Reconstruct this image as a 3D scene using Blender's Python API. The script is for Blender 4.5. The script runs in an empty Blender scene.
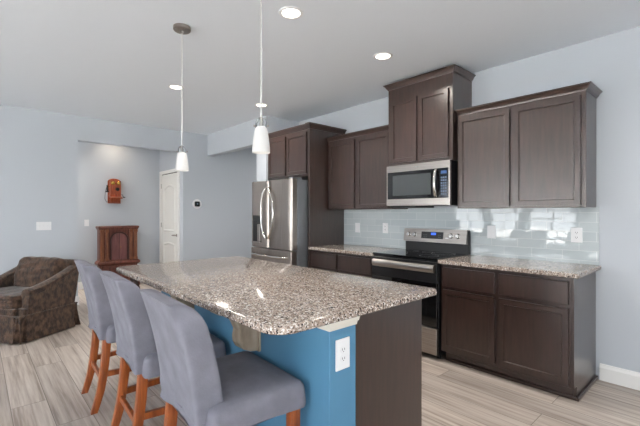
import bpy, bmesh, math, random
from mathutils import Vector, Matrix
random.seed(7)
D = bpy.data
SC = bpy.context.scene
COL = SC.collection
R = math.radians

# ------------------------------------------------------------------ camera
cam = D.cameras.new('camera'); cam.sensor_width = 36; cam.lens = 379.8 / 640 * 36
cam.clip_start = .05
co = D.objects.new('camera', cam); COL.objects.link(co)
co.location = (2.563, -3.702, 1.331); co.rotation_euler = (R(90), 0, R(47.74))
SC.camera = co

# ------------------------------------------------------------------ world, daylight, exposure
w = D.worlds.new('sky'); SC.world = w; w.use_nodes = True
bg = w.node_tree.nodes['Background']
bg.inputs[0].default_value = (0.92, 0.96, 1.0, 1); bg.inputs[1].default_value = 5.0
sun = D.lights.new('sun', 'SUN'); sun.energy = 90; sun.angle = R(1); sun.color = (1, .99, 1)
so_ = D.objects.new('sun', sun); COL.objects.link(so_); so_.rotation_euler = (R(-38), R(-22), 0)
SC.view_settings.view_transform = 'Standard'; SC.view_settings.look = 'None'
SC.view_settings.gamma = 1; SC.view_settings.use_curve_mapping = False
SC.view_settings.exposure = 0.5
SC.cycles.max_bounces = 16; SC.cycles.diffuse_bounces = 8; SC.cycles.glossy_bounces = 6
SC.cycles.sample_clamp_indirect = 6

def portal(name, loc, rot, sx, sy):
    l = D.lights.new(name, 'AREA'); l.shape = 'RECTANGLE'; l.size = sx; l.size_y = sy
    l.cycles.is_portal = True
    o = D.objects.new(name, l); COL.objects.link(o); o.location = loc; o.rotation_euler = rot
ZC = 2.735                       # ceiling height
XL = -3.865                      # left wall
XR, YF = 4.8, -7.5               # right wall, front wall (behind the camera)
# window openings: front wall (x0,x1,z0,z1), right wall (y0,y1,z0,z1)
WF = [(-3.4, -2.45, .3, 2.3), (-2.25, -1.5, .25, 2.3), (-1.3, -.15, .25, 2.3), (.5, 3.2, .05, 2.3)]  # first and last openings are unseen, added to let in more light
WR = [(-7.0, -4.6, .3, 2.3), (-4.3, -3.2, .05, 2.0)]
for i, (a, b, z0, z1) in enumerate(WF):
    portal('daylight_front', ((a+b)/2, YF-.1, (z0+z1)/2), (R(90), 0, 0), b-a, z1-z0)
for i, (a, b, z0, z1) in enumerate(WR):
    portal('daylight_right', (XR+.1, (a+b)/2, (z0+z1)/2), (R(90), 0, R(90)), b-a, z1-z0)

# ------------------------------------------------------------------ materials
def srgb(r, g, b):
    f = lambda c: (c/255/12.92 if c/255 <= .04045 else ((c/255+.055)/1.055)**2.4)
    return (f(r), f(g), f(b), 1)
def mat(name, col, rough=.5, metal=0, spec=.5, coat=0, emit=None, estr=0):
    m = D.materials.new(name); m.use_nodes = True
    b = m.node_tree.nodes['Principled BSDF']
    b.inputs['Base Color'].default_value = col
    b.inputs['Roughness'].default_value = rough
    b.inputs['Metallic'].default_value = metal
    b.inputs['Specular IOR Level'].default_value = spec
    b.inputs['Coat Weight'].default_value = coat; b.inputs['Coat Roughness'].default_value = .3
    if emit:
        b.inputs['Emission Color'].default_value = emit; b.inputs['Emission Strength'].default_value = estr
    return m
def nodes(m):
    nt = m.node_tree
    return nt, nt.nodes['Principled BSDF'], nt.nodes.new, nt.links.new
def noise_mix(m, c1, c2, scale, stretch=(1, 1, 1), detail=4, lo=.35, hi=.65, bump=0, bscale=None, rough=None):
    nt, b, N, L = nodes(m)
    tc = N('ShaderNodeTexCoord'); mp = N('ShaderNodeMapping'); mp.inputs['Scale'].default_value = stretch
    L(tc.outputs['Object'], mp.inputs[0])
    n = N('ShaderNodeTexNoise'); n.inputs['Scale'].default_value = scale; n.inputs['Detail'].default_value = detail
    L(mp.outputs[0], n.inputs['Vector'])
    r = N('ShaderNodeValToRGB'); r.color_ramp.elements[0].position = lo; r.color_ramp.elements[1].position = hi
    r.color_ramp.elements[0].color = c1; r.color_ramp.elements[1].color = c2
    L(n.outputs['Fac'], r.inputs[0]); L(r.outputs[0], b.inputs['Base Color'])
    if bump:
        bn = N('ShaderNodeBump'); bn.inputs['Strength'].default_value = bump; bn.inputs['Distance'].default_value = .01
        n2 = N('ShaderNodeTexNoise'); n2.inputs['Scale'].default_value = bscale or scale; n2.inputs['Detail'].default_value = 5
        L(mp.outputs[0], n2.inputs['Vector']); L(n2.outputs['Fac'], bn.inputs['Height']); L(bn.outputs[0], b.inputs['Normal'])
    return m
M = {}
M['wall'] = noise_mix(mat('grey_blue_wall_paint', srgb(194, 200, 207), .75, spec=.3), srgb(187, 193, 200), srgb(189, 195, 202), 300)
M['ceiling'] = noise_mix(mat('ceiling_paint', srgb(226, 231, 236), .9, spec=.2), srgb(230, 236, 243), srgb(232, 238, 245), 300)
M['trim'] = mat('white_trim_paint', srgb(232, 232, 230), .4)
M['door'] = mat('white_door_paint', srgb(226, 226, 222), .4)
M['plastic'] = mat('white_plastic', srgb(230, 231, 233), .35)
M['slot'] = mat('dark_slot', srgb(60, 60, 62), .6)
M['espresso'] = noise_mix(mat('espresso_stained_wood', srgb(62, 46, 42), .28, spec=.5, coat=.6), srgb(37, 24, 20), srgb(56, 39, 33), 5, (9, 9, .9), 6, .3, .7)
M['gap'] = mat('dark_joint_and_shade', srgb(22, 17, 16), .8)  # joint colour; also the painted shade behind the interior door
M['steel'] = noise_mix(mat('stainless_steel', srgb(170, 165, 160), .3, 1), srgb(158, 152, 147), srgb(178, 172, 167), 4, (1, 1, 60), 3)
M['fridge_steel'] = noise_mix(mat('brushed_stainless_fridge', srgb(160, 152, 146), .3, 1), srgb(158, 150, 144), srgb(176, 167, 160), 4, (60, 60, 1), 3)
M['fridge_side'] = mat('grey_fridge_side', srgb(128, 132, 138), .35, .4)
M['chrome'] = mat('brushed_nickel', srgb(205, 203, 200), .18, 1)
M['bglass'] = mat('black_glass', srgb(12, 13, 15), .06, spec=.6)
M['black'] = mat('black_plastic', srgb(20, 20, 22), .35)
M['grey_ring'] = mat('grey_burner_print', srgb(70, 70, 72), .3)
M['display'] = mat('blue_display', srgb(20, 30, 60), .3, emit=srgb(60, 110, 255), estr=1.2)
M['blue'] = noise_mix(mat('teal_blue_paint', srgb(72, 118, 142), .5), srgb(76, 126, 158), srgb(79, 129, 161), 8)
M['cream'] = mat('cream_trim_paint', srgb(226, 222, 212), .45)
M['corbel'] = noise_mix(mat('weathered_beige_wood', srgb(150, 135, 118), .6), srgb(138, 122, 104), srgb(172, 158, 140), 14, (1, 1, .4))
M['cloth'] = noise_mix(mat('grey_stretch_fabric', srgb(128, 130, 141), .92, spec=.2), srgb(112, 112, 122), srgb(126, 126, 136), 9, bump=.12, bscale=160)
M['lining'] = mat('white_lining', srgb(225, 225, 228), .8)
M['leg'] = noise_mix(mat('orange_brown_wood', srgb(160, 78, 36), .35, coat=.2), srgb(116, 54, 18), srgb(160, 84, 34), 6, (6, 6, .8))
M['velvet'] = noise_mix(mat('brown_mottled_velvet', srgb(80, 62, 52), .85, spec=.25), srgb(38, 26, 18), srgb(86, 64, 49), 24, (1, 1, .7), 8, .38, .66, bump=.5, bscale=70)
M['velvet'].node_tree.nodes['Principled BSDF'].inputs['Sheen Weight'].default_value = .25
M['mahogany'] = noise_mix(mat('mahogany_wood', srgb(92, 48, 40), .35, coat=.2), srgb(78, 38, 30), srgb(116, 66, 52), 6, (8, 8, .8), 5)
M['mahogany_dark'] = noise_mix(mat('dark_mahogany_panel', srgb(80, 42, 40), .35, coat=.2), srgb(100, 60, 60), srgb(122, 78, 76), 6, (8, 8, .8), 5)
M['pilaster'] = noise_mix(mat('golden_brown_wood', srgb(124, 74, 48), .35, coat=.2), srgb(104, 58, 36), srgb(146, 92, 60), 8, (8, 8, .8), 5)
M['arch'] = mat('dark_arch_wood', srgb(56, 26, 22), .35)
M['yoke'] = mat('dark_chrome', srgb(112, 114, 118), .2, 1)
M['nickel_dark'] = mat('dark_nickel', srgb(156, 150, 145), .28, 1)
M['oak'] = noise_mix(mat('red_oak_wood', srgb(150, 70, 36), .35, coat=.2), srgb(128, 54, 26), srgb(168, 84, 46), 12, (6, 6, .8), 5)
M['brass'] = mat('brass', srgb(214, 170, 90), .25, 1)
M['shade'] = mat('frosted_white_glass', srgb(208, 208, 207), .35, emit=srgb(255, 250, 244), estr=.04)
M['rod'] = mat('pale_satin_metal', srgb(206, 206, 206), .35, .3)
M['bulb'] = mat('lit_bulb', srgb(255, 250, 240), .5, emit=srgb(255, 246, 232), estr=1.5)
M['lamp'] = mat('lit_diffuser', srgb(255, 252, 246), .5, emit=srgb(255, 244, 228), estr=4)
M['ground'] = noise_mix(mat('pale_bounce_concrete', srgb(200, 198, 192), .9), srgb(190, 188, 182), srgb(208, 206, 200), 3)  # unseen ground, made paler to bounce light onto the ceiling
M['vinyl'] = mat('white_vinyl', srgb(236, 236, 236), .4)
g = mat('clear_glass', (1, 1, 1, 1), 0); M['glass'] = g
nt, b, N, L = nodes(g)
tr = N('ShaderNodeBsdfTransparent'); gl = N('ShaderNodeBsdfGlossy'); gl.inputs['Roughness'].default_value = .02
mx = N('ShaderNodeMixShader'); mx.inputs[0].default_value = .06
L(tr.outputs[0], mx.inputs[1]); L(gl.outputs[0], mx.inputs[2]); L(mx.outputs[0], nt.nodes['Material Output'].inputs[0])

def granite():
    m = mat('speckled_granite', srgb(190, 175, 165), .15, spec=.36)
    nt, b, N, L = nodes(m)
    tc = N('ShaderNodeTexCoord')
    def cells(scale, cols):
        v = N('ShaderNodeTexVoronoi'); v.inputs['Scale'].default_value = scale; v.inputs['Randomness'].default_value = 1
        L(tc.outputs['Object'], v.inputs['Vector'])
        s = N('ShaderNodeSeparateColor'); L(v.outputs['Color'], s.inputs[0])
        r = N('ShaderNodeValToRGB'); r.color_ramp.interpolation = 'CONSTANT'
        e = r.color_ramp.elements
        while len(e) < len(cols): e.new(.5)
        for k, (p, c) in enumerate(cols): e[k].position = p; e[k].color = c
        L(s.outputs[0], r.inputs[0]); return r, s
    a, sa = cells(125, [(0, srgb(156, 142, 131)), (.3, srgb(172, 158, 148)), (.5, srgb(134, 118, 107)), (.62, srgb(216, 211, 206)), (.77, srgb(90, 78, 72)), (.88, srgb(32, 28, 31))])
    c, sc = cells(210, [(0, srgb(158, 144, 133)), (.4, srgb(206, 200, 195)), (.58, srgb(126, 110, 100)), (.75, srgb(34, 30, 33)), (.9, srgb(146, 130, 119))])
    n = N('ShaderNodeTexNoise'); n.inputs['Scale'].default_value = 60; L(tc.outputs['Object'], n.inputs['Vector'])
    rr = N('ShaderNodeValToRGB'); rr.color_ramp.elements[0].position = .45; rr.color_ramp.elements[1].position = .55
    L(n.outputs['Fac'], rr.inputs[0])
    mix = N('ShaderNodeMix'); mix.data_type = 'RGBA'
    L(rr.outputs[0], mix.inputs[0]); L(a.outputs[0], mix.inputs[6]); L(c.outputs[0], mix.inputs[7])
    L(mix.outputs[2], b.inputs['Base Color'])
    return m
M['granite'] = granite()

def planks():
    m = mat('taupe_wood_planks', srgb(190, 175, 160), .38, spec=.4)
    nt, b, N, L = nodes(m)
    tc = N('ShaderNodeTexCoord')
    br = N('ShaderNodeTexBrick'); br.offset = .37; br.inputs['Scale'].default_value = 1
    br.inputs['Brick Width'].default_value = 1.22; br.inputs['Row Height'].default_value = .2
    br.inputs['Mortar Size'].default_value = .0022; br.inputs['Mortar Smooth'].default_value = .2
    br.inputs['Color1'].default_value = (0, 0, 0, 1); br.inputs['Color2'].default_value = (1, 1, 1, 1)
    br.inputs['Mortar'].default_value = (.5, .5, .5, 1); br.inputs['Bias'].default_value = 0
    fm = N('ShaderNodeMapping'); fm.inputs['Location'].default_value = (.3, -.077, 0); L(tc.outputs['Object'], fm.inputs[0]); L(fm.outputs[0], br.inputs['Vector'])
    # offset the grain per plank
    mul = N('ShaderNodeVectorMath'); mul.operation = 'SCALE'; mul.inputs['Scale'].default_value = 17
    L(br.outputs['Color'], mul.inputs[0])
    add = N('ShaderNodeVectorMath'); L(tc.outputs['Object'], add.inputs[0]); L(mul.outputs[0], add.inputs[1])
    mp = N('ShaderNodeMapping'); mp.inputs['Scale'].default_value = (.8, 20, 1); L(add.outputs[0], mp.inputs[0])
    n = N('ShaderNodeTexNoise'); n.inputs['Scale'].default_value = 1.6; n.inputs['Detail'].default_value = 6; n.inputs['Roughness'].default_value = .6
    L(mp.outputs[0], n.inputs['Vector'])
    r = N('ShaderNodeValToRGB'); e = r.color_ramp.elements
    e[0].position = .32; e[0].color = srgb(150, 136, 125); e[1].position = .68; e[1].color = srgb(212, 202, 192)
    k = e.new(.47); k.color = srgb(186, 173, 162)
    L(n.outputs['Fac'], r.inputs[0])
    tone = N('ShaderNodeMix'); tone.data_type = 'RGBA'; tone.blend_type = 'MULTIPLY'; tone.inputs[0].default_value = 1
    tr_ = N('ShaderNodeValToRGB'); tr_.color_ramp.elements[0].color = (.76, .76, .77, 1); tr_.color_ramp.elements[1].color = (1, 1, 1, 1)
    L(br.outputs['Color'], tr_.inputs[0]); L(r.outputs[0], tone.inputs[6]); L(tr_.outputs[0], tone.inputs[7])
    mo = N('ShaderNodeMix'); mo.data_type = 'RGBA'; L(br.outputs['Fac'], mo.inputs[0]); L(tone.outputs[2], mo.inputs[6])
    mo.inputs[7].default_value = srgb(112, 102, 94)
    L(mo.outputs[2], b.inputs['Base Color'])
    return m
M['planks'] = planks()

def tiles():
    m = mat('pale_glass_tile', srgb(196, 206, 208), .02, spec=.8)
    nt, b, N, L = nodes(m)
    tc = N('ShaderNodeTexCoord'); mp = N('ShaderNodeMapping'); mp.inputs['Rotation'].default_value = (R(90), 0, 0)
    L(tc.outputs['Object'], mp.inputs[0])
    sw = N('ShaderNodeSeparateXYZ'); cb = N('ShaderNodeCombineXYZ'); L(tc.outputs['Object'], sw.inputs[0])
    L(sw.outputs[0], cb.inputs[0]); L(sw.outputs[2], cb.inputs[1])
    br = N('ShaderNodeTexBrick'); br.offset = .5; br.inputs['Scale'].default_value = 1
    br.inputs['Brick Width'].default_value = .24; br.inputs['Row Height'].default_value = .0785
    br.inputs['Mortar Size'].default_value = .0022; br.inputs['Mortar Smooth'].default_value = .3
    br.inputs['Color1'].default_value = srgb(186, 196, 200); br.inputs['Color2'].default_value = srgb(194, 203, 206)
    br.inputs['Mortar'].default_value = srgb(216, 220, 221)
    L(cb.outputs[0], br.inputs['Vector']); L(br.outputs['Color'], b.inputs['Base Color'])
    bp = N('ShaderNodeBump'); bp.inputs['Strength'].default_value = .4; bp.inputs['Distance'].default_value = .002; bp.invert = True
    n = N('ShaderNodeTexNoise'); n.inputs['Scale'].default_value = 5; L(tc.outputs['Object'], n.inputs['Vector'])
    b2 = N('ShaderNodeBump'); b2.inputs['Strength'].default_value = .012; b2.inputs['Distance'].default_value = .02
    L(n.outputs['Fac'], b2.inputs['Height']); L(br.outputs['Fac'], bp.inputs['Height']); L(b2.outputs[0], bp.inputs['Normal'])
    b3 = N('ShaderNodeTexBrick'); b3.offset = .5; b3.inputs['Scale'].default_value = 1
    b3.inputs['Brick Width'].default_value = .24; b3.inputs['Row Height'].default_value = .0785; b3.inputs['Mortar Size'].default_value = 0
    b3.inputs['Color1'].default_value = (0, 0, 0, 1); b3.inputs['Color2'].default_value = (1, 1, 1, 1); L(cb.outputs[0], b3.inputs['Vector'])
    wn = N('ShaderNodeTexWhiteNoise'); wn.noise_dimensions = '3D'; L(b3.outputs['Color'], wn.inputs['Vector'])
    sub = N('ShaderNodeVectorMath'); sub.operation = 'SUBTRACT'; L(wn.outputs['Color'], sub.inputs[0]); sub.inputs[1].default_value = (.5, .5, .5)
    sc_ = N('ShaderNodeVectorMath'); sc_.operation = 'SCALE'; sc_.inputs['Scale'].default_value = .018; L(sub.outputs[0], sc_.inputs[0])
    ad = N('ShaderNodeVectorMath'); L(bp.outputs[0], ad.inputs[0]); L(sc_.outputs[0], ad.inputs[1])
    nm = N('ShaderNodeVectorMath'); nm.operation = 'NORMALIZE'; L(ad.outputs[0], nm.inputs[0])
    L(nm.outputs[0], b.inputs['Normal'])
    return m
M['tile'] = tiles()

# ------------------------------------------------------------------ mesh helpers
def box(bm, x0, x1, y0, y1, z0, z1, bev=0, seg=2):
    t = bmesh.new()
    v = [t.verts.new((x, y, z)) for x in (x0, x1) for y in (y0, y1) for z in (z0, z1)]
    for f in ((0, 1, 3, 2), (4, 6, 7, 5), (0, 4, 5, 1), (2, 3, 7, 6), (0, 2, 6, 4), (1, 5, 7, 3)):
        t.faces.new([v[i] for i in f])
    if bev:
        bmesh.ops.bevel(t, geom=t.edges[:], offset=bev, segments=seg, profile=.5, affect='EDGES')
    merge(bm, t)
def merge(bm, t, mtx=None):
    if mtx is not None: bmesh.ops.transform(t, matrix=mtx, verts=t.verts)
    me = D.meshes.new('tmp'); t.to_mesh(me); t.free(); bm.from_mesh(me); D.meshes.remove(me)
def loft(bm, rings, cap=True, closed=True):
    rv = [[bm.verts.new(p) for p in r] for r in rings]
    n = len(rv[0])
    for a, b_ in zip(rv, rv[1:]):
        for i in range(n if closed else n-1):
            j = (i+1) % n
            bm.faces.new((a[i], a[j], b_[j], b_[i]))
    if cap:
        bm.faces.new(rv[0][::-1]); bm.faces.new(rv[-1])
def rrect(cx, cy, z, w_, d_, r, n=4, p=None):
    out = []
    r = min(r, w_/2-1e-4, d_/2-1e-4)
    for sx, sy, a0 in ((1, 1, 0), (-1, 1, 90), (-1, -1, 180), (1, -1, 270)):
        for k in range(n+1):
            a = R(a0 + 90*k/n)
            out.append((cx+sx*(w_/2-r)+r*math.cos(a), cy+sy*(d_/2-r)+r*math.sin(a), z))
    return out
def lathe(bm, prof, c=(0, 0, 0), seg=24, mtx=None):
    t = bmesh.new()
    loft(t, [[(r_*math.cos(2*math.pi*k/seg), r_*math.sin(2*math.pi*k/seg), z) for k in range(seg)] for r_, z in prof])
    m = Matrix.Translation(c)
    if mtx is not None: m = m @ mtx
    merge(bm, t, m)
def tube(bm, pts, r, seg=10, rs=None):
    pts = [Vector(p) for p in pts]; rings = []
    up = Vector((0, 0, 1)); prev = None
    for i, p in enumerate(pts):
        d = (pts[min(i+1, len(pts)-1)] - pts[max(i-1, 0)]).normalized()
        if prev is None:
            u = d.cross(up)
            if u.length < 1e-3: u = d.cross(Vector((1, 0, 0)))
            u.normalize()
        else:
            u = (prev - d*prev.dot(d)).normalized()
        prev = u; v = d.cross(u)
        rr = rs[i] if rs else r
        rings.append([p + u*rr*math.cos(2*math.pi*k/seg) + v*rr*math.sin(2*math.pi*k/seg) for k in range(seg)])
    loft(bm, rings)
def prism(bm, pts, axis, a, b_):
    """extrude a 2-D outline; axis 'x': pts are (y,z); 'y': pts are (x,z); 'z': pts are (x,y)"""
    f = {'x': lambda p, t: (t, p[0], p[1]), 'y': lambda p, t: (p[0], t, p[1]), 'z': lambda p, t: (p[0], p[1], t)}[axis]
    loft(bm, [[f(p, a) for p in pts], [f(p, b_) for p in pts]])
def shaker(bm, x0, x1, y, z0, z1, t=.02, fr=.057, dp=.009):
    """framed panel door, front face at y-t, facing -y"""
    q = bmesh.new()
    v = [q.verts.new((x, yy, z)) for x in (x0, x1) for yy in (y-t, y) for z in (z0, z1)]
    for f in ((0, 1, 3, 2), (4, 6, 7, 5), (2, 3, 7, 6), (0, 2, 6, 4), (1, 5, 7, 3)): q.faces.new([v[i] for i in f])
    ff = q.faces.new([v[i] for i in (0, 4, 5, 1)])
    fr = min(fr, (z1-z0)*.3)
    bmesh.ops.inset_region(q, faces=[ff], thickness=.003, depth=.0); 
    bmesh.ops.translate(q, verts=ff.verts, vec=(0, -.002, 0))
    bmesh.ops.inset_region(q, faces=[ff], thickness=fr, depth=0)
    bmesh.ops.inset_region(q, faces=[ff], thickness=.006, depth=0)
    bmesh.ops.translate(q, verts=ff.verts, vec=(0, dp, 0))
    bmesh.ops.recalc_face_normals(q, faces=q.faces)
    merge(bm, q)
def slab_front(bm, x0, x1, y, z0, z1, t=.02): box(bm, x0, x1, y-t, y, z0, z1, .003, 1)

def obj(name, bm, m, parent=None, smooth=False, label=None, kind=None):
    bmesh.ops.recalc_face_normals(bm, faces=bm.faces)
    me = D.meshes.new(name); bm.to_mesh(me); bm.free()
    me.materials.append(m if not isinstance(m, str) else M[m])
    if smooth:
        for p in me.polygons: p.use_smooth = True
        try: me.set_sharp_from_angle(angle=R(40))
        except Exception: pass
    o = D.objects.new(name, me); COL.objects.link(o)
    if parent: o.parent = parent
    if label: o['label'] = label
    if kind: o['kind'] = kind
    return o
def B(): return bmesh.new()
def thing(name, label, cat, loc=(0, 0, 0), rz=0, group=None):
    o = D.objects.new(name, None); COL.objects.link(o); o.empty_display_size = .1
    o.location = loc; o.rotation_euler = (0, 0, rz); tag(o, label, cat, group); return o
def tag(o, label, cat, group=None):
    o['label'] = label; o['category'] = cat
    if group: o['group'] = group
    return o
def struct(name, bm, m, parent=None, smooth=False):
    return obj(name, bm, m, parent, smooth, kind='structure')
def dup(root, loc, rz=0, label=None):
    r = root.copy(); COL.objects.link(r); r.location = loc; r.rotation_euler = (0, 0, rz)
    if label: r['label'] = label
    for ch in list(root.children):
        c = ch.copy(); COL.objects.link(c); c.parent = r
        for g_ in list(ch.children):
            d_ = g_.copy(); COL.objects.link(d_); d_.parent = c
    return r

# ------------------------------------------------------------------ room shell
bm = B(); box(bm, -5.4, XR+.15, YF-.15, 2.7, -.12, 0); struct('floor', bm, 'planks')
bm = B(); box(bm, -5.4, XR+.15, YF-.15, 2.7, ZC, ZC+.12); struct('ceiling', bm, 'ceiling')
bm = B(); box(bm, -40, 40, -50, YF-.15, -.5, -.3); box(bm, XR+.15, 50, YF-.15, 40, -.5, -.3); struct('ground', bm, 'ground')
T = .12
bm = B(); box(bm, -2.0, XR, 0, T, 0, ZC); struct('wall_back', bm, 'wall')
# wing wall beside the refrigerator with the header over the passage
bm = B()
prism(bm, [(-2.255, -.6), (-2.01, -.6), (-2.01, T), (-2.135, T), (-2.135, 2.6), (-2.255, 2.6)], 'z', 0, ZC)
box(bm, XL, -2.255, -.6, -.48, 2.362, ZC)
struct('wall_passage', bm, 'wall')
bm = B(); box(bm, XL, -2.255, 2.48, 2.6, 0, ZC); struct('wall_passage_end', bm, 'wall')
AY0, AY1, AZ = -2.597, -1.05, 2.385
bm = B()
box(bm, XL-T, XL, YF, AY0, 0, ZC); box(bm, XL-T, XL, AY0, AY1, AZ, ZC); box(bm, XL-T, XL, AY1, 2.6, 0, ZC)
struct('wall_left', bm, 'wall')
AX, DY = -5.13, -1.0
bm = B(); box(bm, AX-T, AX, -4.0, DY+T, 0, ZC); struct('wall_alcove_back', bm, 'wall')
bm = B(); box(bm, AX, XL-T, DY, DY+T, 0, ZC); struct('wall_alcove_right', bm, 'wall')
bm = B(); box(bm, AX, XL-T, -4.0, -3.88, 0, ZC); struct('wall_alcove_left', bm, 'wall')
def holed(bm, a0, a1, holes, put):
    x = a0
    for (h0, h1, z0, z1) in sorted(holes):
        put(x, h0, 0, ZC); put(h0, h1, 0, z0); put(h0, h1, z1, ZC); x = h1
    put(x, a1, 0, ZC)
bm = B(); holed(bm, XL, XR, WF, lambda a, b_, c, d_: box(bm, a, b_, YF-T, YF, c, d_)); struct('wall_front', bm, 'wall')
bm = B(); holed(bm, YF, T, WR, lambda a, b_, c, d_: box(bm, XR, XR+T, a, b_, c, d_)); struct('wall_right', bm, 'wall')
def window(i, put, a, b_, z0, z1, cols, rows):
    bm = B(); f = .05
    put(bm, a, a+f, z0, z1, .08); put(bm, b_-f, b_, z0, z1, .08); put(bm, a, b_, z0, z0+f, .08); put(bm, a, b_, z1-f, z1, .08)
    for k in range(1, cols): x = a+(b_-a)*k/cols; put(bm, x-.015, x+.015, z0, z1, .05)
    for k in range(1, rows): z = z0+(z1-z0)*k/rows; put(bm, a, b_, z-.015, z+.015, .05)
    fo = struct('window_%d' % i, bm, 'vinyl')
    bm = B(); put(bm, a+f, b_-f, z0+f, z1-f, .008); obj('pane', bm, 'glass', fo)
k = 1
for (a, b_, z0, z1) in WF:
    window(k, lambda bm, x0, x1, c, d_, t: box(bm, x0, x1, YF-.06-t/2, YF-.06+t/2, c, d_), a, b_, z0, z1, 2, 2 if z0 > .1 else 1); k += 1
for (a, b_, z0, z1) in WR:
    window(k, lambda bm, x0, x1, c, d_, t: box(bm, XR+.06-t/2, XR+.06+t/2, x0, x1, c, d_), a, b_, z0, z1, 2, 2 if z0 > .1 else 1); k += 1
# baseboards
def bb_prof(s): return [(0, 0), (s*.016, 0), (s*.016, .1), (s*.010, .118), (s*.008, .13), (0, .13)]
bm = B(); prism(bm, bb_prof(-1), 'x', 1.82, XR); struct('baseboard_back', bm, 'trim')
bm = B()
for a, b_ in ((YF, AY0+.012), (AY1, 2.48)): prism(bm, [(XL+x, z) for x, z in bb_prof(1)], 'y', a, b_)
prism(bm, [(AY0+y, z) for y, z in bb_prof(1)], 'x', XL-T, XL)
struct('baseboard_left', bm, 'trim')
bm = B(); prism(bm, [(AX+x, z) for x, z in bb_prof(1)], 'y', -3.88, DY)
struct('baseboard_alcove', bm, 'trim')
bm = B(); prism(bm, [(XR+x, z) for x, z in bb_prof(-1)], 'y', YF, -4.3); prism(bm, [(XR+x, z) for x, z in bb_prof(-1)], 'y', -3.2, 0)
struct('baseboard_right', bm, 'trim')
# interior door in the alcove's right wall
bm = B()
X0, X1, DH = -4.985, -4.165, 2.075
for (a, b_, c, d_) in ((X0-.06, X0, 0, DH+.06), (X1, X1+.06, 0, DH+.06), (X0, X1, DH, DH+.06)):
    box(bm, a, b_, DY-.032, DY, c, d_, .004, 1)
case = struct('trim_1', bm, 'trim')
bm = B()
box(bm, X0+.008, X1-.008, DY-.012, DY-.003, .01, DH-.014)
door = struct('door_1', bm, 'door')
bm = B(); box(bm, X0, X1, DY-.002, DY+.001, 0, DH); obj('door_shade_backing', bm, 'gap', case, label='dark backing sheet painting the shade around the door')  # dark sheet painted in as the shadow line between door and casing
def frame_ring(bm, outline, y, wd, dp):
    """raised moulding following a closed (x,z) outline"""
    n = len(outline); cx = sum(p[0] for p in outline)/n; cz = sum(p[1] for p in outline)/n
    rings = []
    for (s, yy) in ((0, y), (.35, y-dp), (.65, y-dp), (1, y)):
        rings.append([(p[0]+(cx-p[0])/max(abs(cx-p[0]), .02)*min(abs(cx-p[0]), wd*s), yy, p[1]+(cz-p[1])/max(abs(cz-p[1]), .02)*min(abs(cz-p[1]), wd*s)) for p in outline])
    loft(bm, rings, cap=False)
xa, xb = X0+.13, X1-.13
top = [(xb, .98), (xb, 1.8)] + [(xb+(xa-xb)*k/10, 1.8+.07*math.sin(math.pi*k/10)) for k in range(1, 10)] + [(xa, 1.8), (xa, .98)]
bot = [(xb, .2), (xb, .76)] + [(xb+(xa-xb)*k/10, .76+.03*math.sin(math.pi*k/10)) for k in range(1, 10)] + [(xa, .76), (xa, .2)]
for o_ in (top, bot):
    bm = B(); frame_ring(bm, o_, DY-.012, .045, .016); obj('panel_moulding', bm, 'door', door, True)
bm = B(); lathe(bm, [(.004, 0), (.026, 0), (.026, .008), (.01, .012), (.01, .035), (.004, .035)], (X1-.065, DY-.012, .93), 16, Matrix.Rotation(R(90), 4, 'X'))
tube(bm, [(X1-.065, DY-.045, .93), (X1-.10, DY-.055, .93), (X1-.18, DY-.05, .925)], .014, 8)
obj('door_handle', bm, 'nickel_dark', door, True, 'brushed nickel lever handle')
for z in (.25, 1.1, 1.85):
    bm = B(); box(bm, X0-.008, X0+.014, DY-.024, DY-.01, z-.045, z+.045, .003, 1); obj('hinge', bm, 'chrome', door)
# tiled splashback
bm = B(); box(bm, -1.03, 1.815, -.009, 0, .9, 1.385); struct('wall_backsplash', bm, 'tile')

# ------------------------------------------------------------------ cabinets
def crown(bm, x0, x1, yf, z, h, left, right, out=.04):
    prof = [(.0, 0), (.006, 0), (.008, h*.18), (.014, h*.26), (.02, h*.5), (out*.8, h*.8), (out, h*.84), (out, h), (0, h)]
    rings = [[(x0-(o if left else 0), 0, z+dz), (x0-(o if left else 0), yf-o, z+dz), (x1+(o if right else 0), yf-o, z+dz), (x1+(o if right else 0), 0, z+dz)] for o, dz in prof]
    loft(bm, rings)
def wall_cabinet(name, label, x0, x1, depth, z0, ztop, doors, zd, ch, left, right, group='dark wall cabinets'):
    """doors: x ranges in world x; zd: door z range; crown from ztop up"""
    xc = (x0+x1)/2
    t = thing(name, label, 'cabinet', (xc, 0, z0), 0, group)
    y = -depth
    bm = B(); box(bm, x0-xc, x1-xc, y, 0, 0, ztop-z0, .0015, 1); obj('cabinet_body', bm, 'espresso', t)
    for a, b_ in doors:
        bm = B(); shaker(bm, a-xc, b_-xc, y, zd[0]-z0, zd[1]-z0); obj('door', bm, 'espresso', t)
    bm = B(); crown(bm, x0-xc, x1-xc, y, ztop-z0, ch, left, right); obj('crown_moulding', bm, 'espresso', t)
    return t
wall_cabinet('wall_cabinet', 'dark two-door wall cabinet right of the microwave, at the end of the run', .768, 1.797, .305, 1.375, 2.252,
             [(.79, 1.248), (1.284, 1.765)], (1.392, 2.222), .05, False, True)
wall_cabinet('wall_cabinet', 'tall-set dark cabinet with two short doors and wide frieze directly above the microwave', .012, .762, .38, 1.835, 2.655,
             [(.055, .376), (.404, .722)], (1.862, 2.515), .053, True, True)
wall_cabinet('wall_cabinet', 'dark two-door wall cabinet between the microwave and the tall refrigerator panel', -1.018, .004, .305, 1.375, 2.252,
             [(-.985, -.545), (-.498, -.03)], (1.392, 2.222), .05, False, False)
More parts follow.
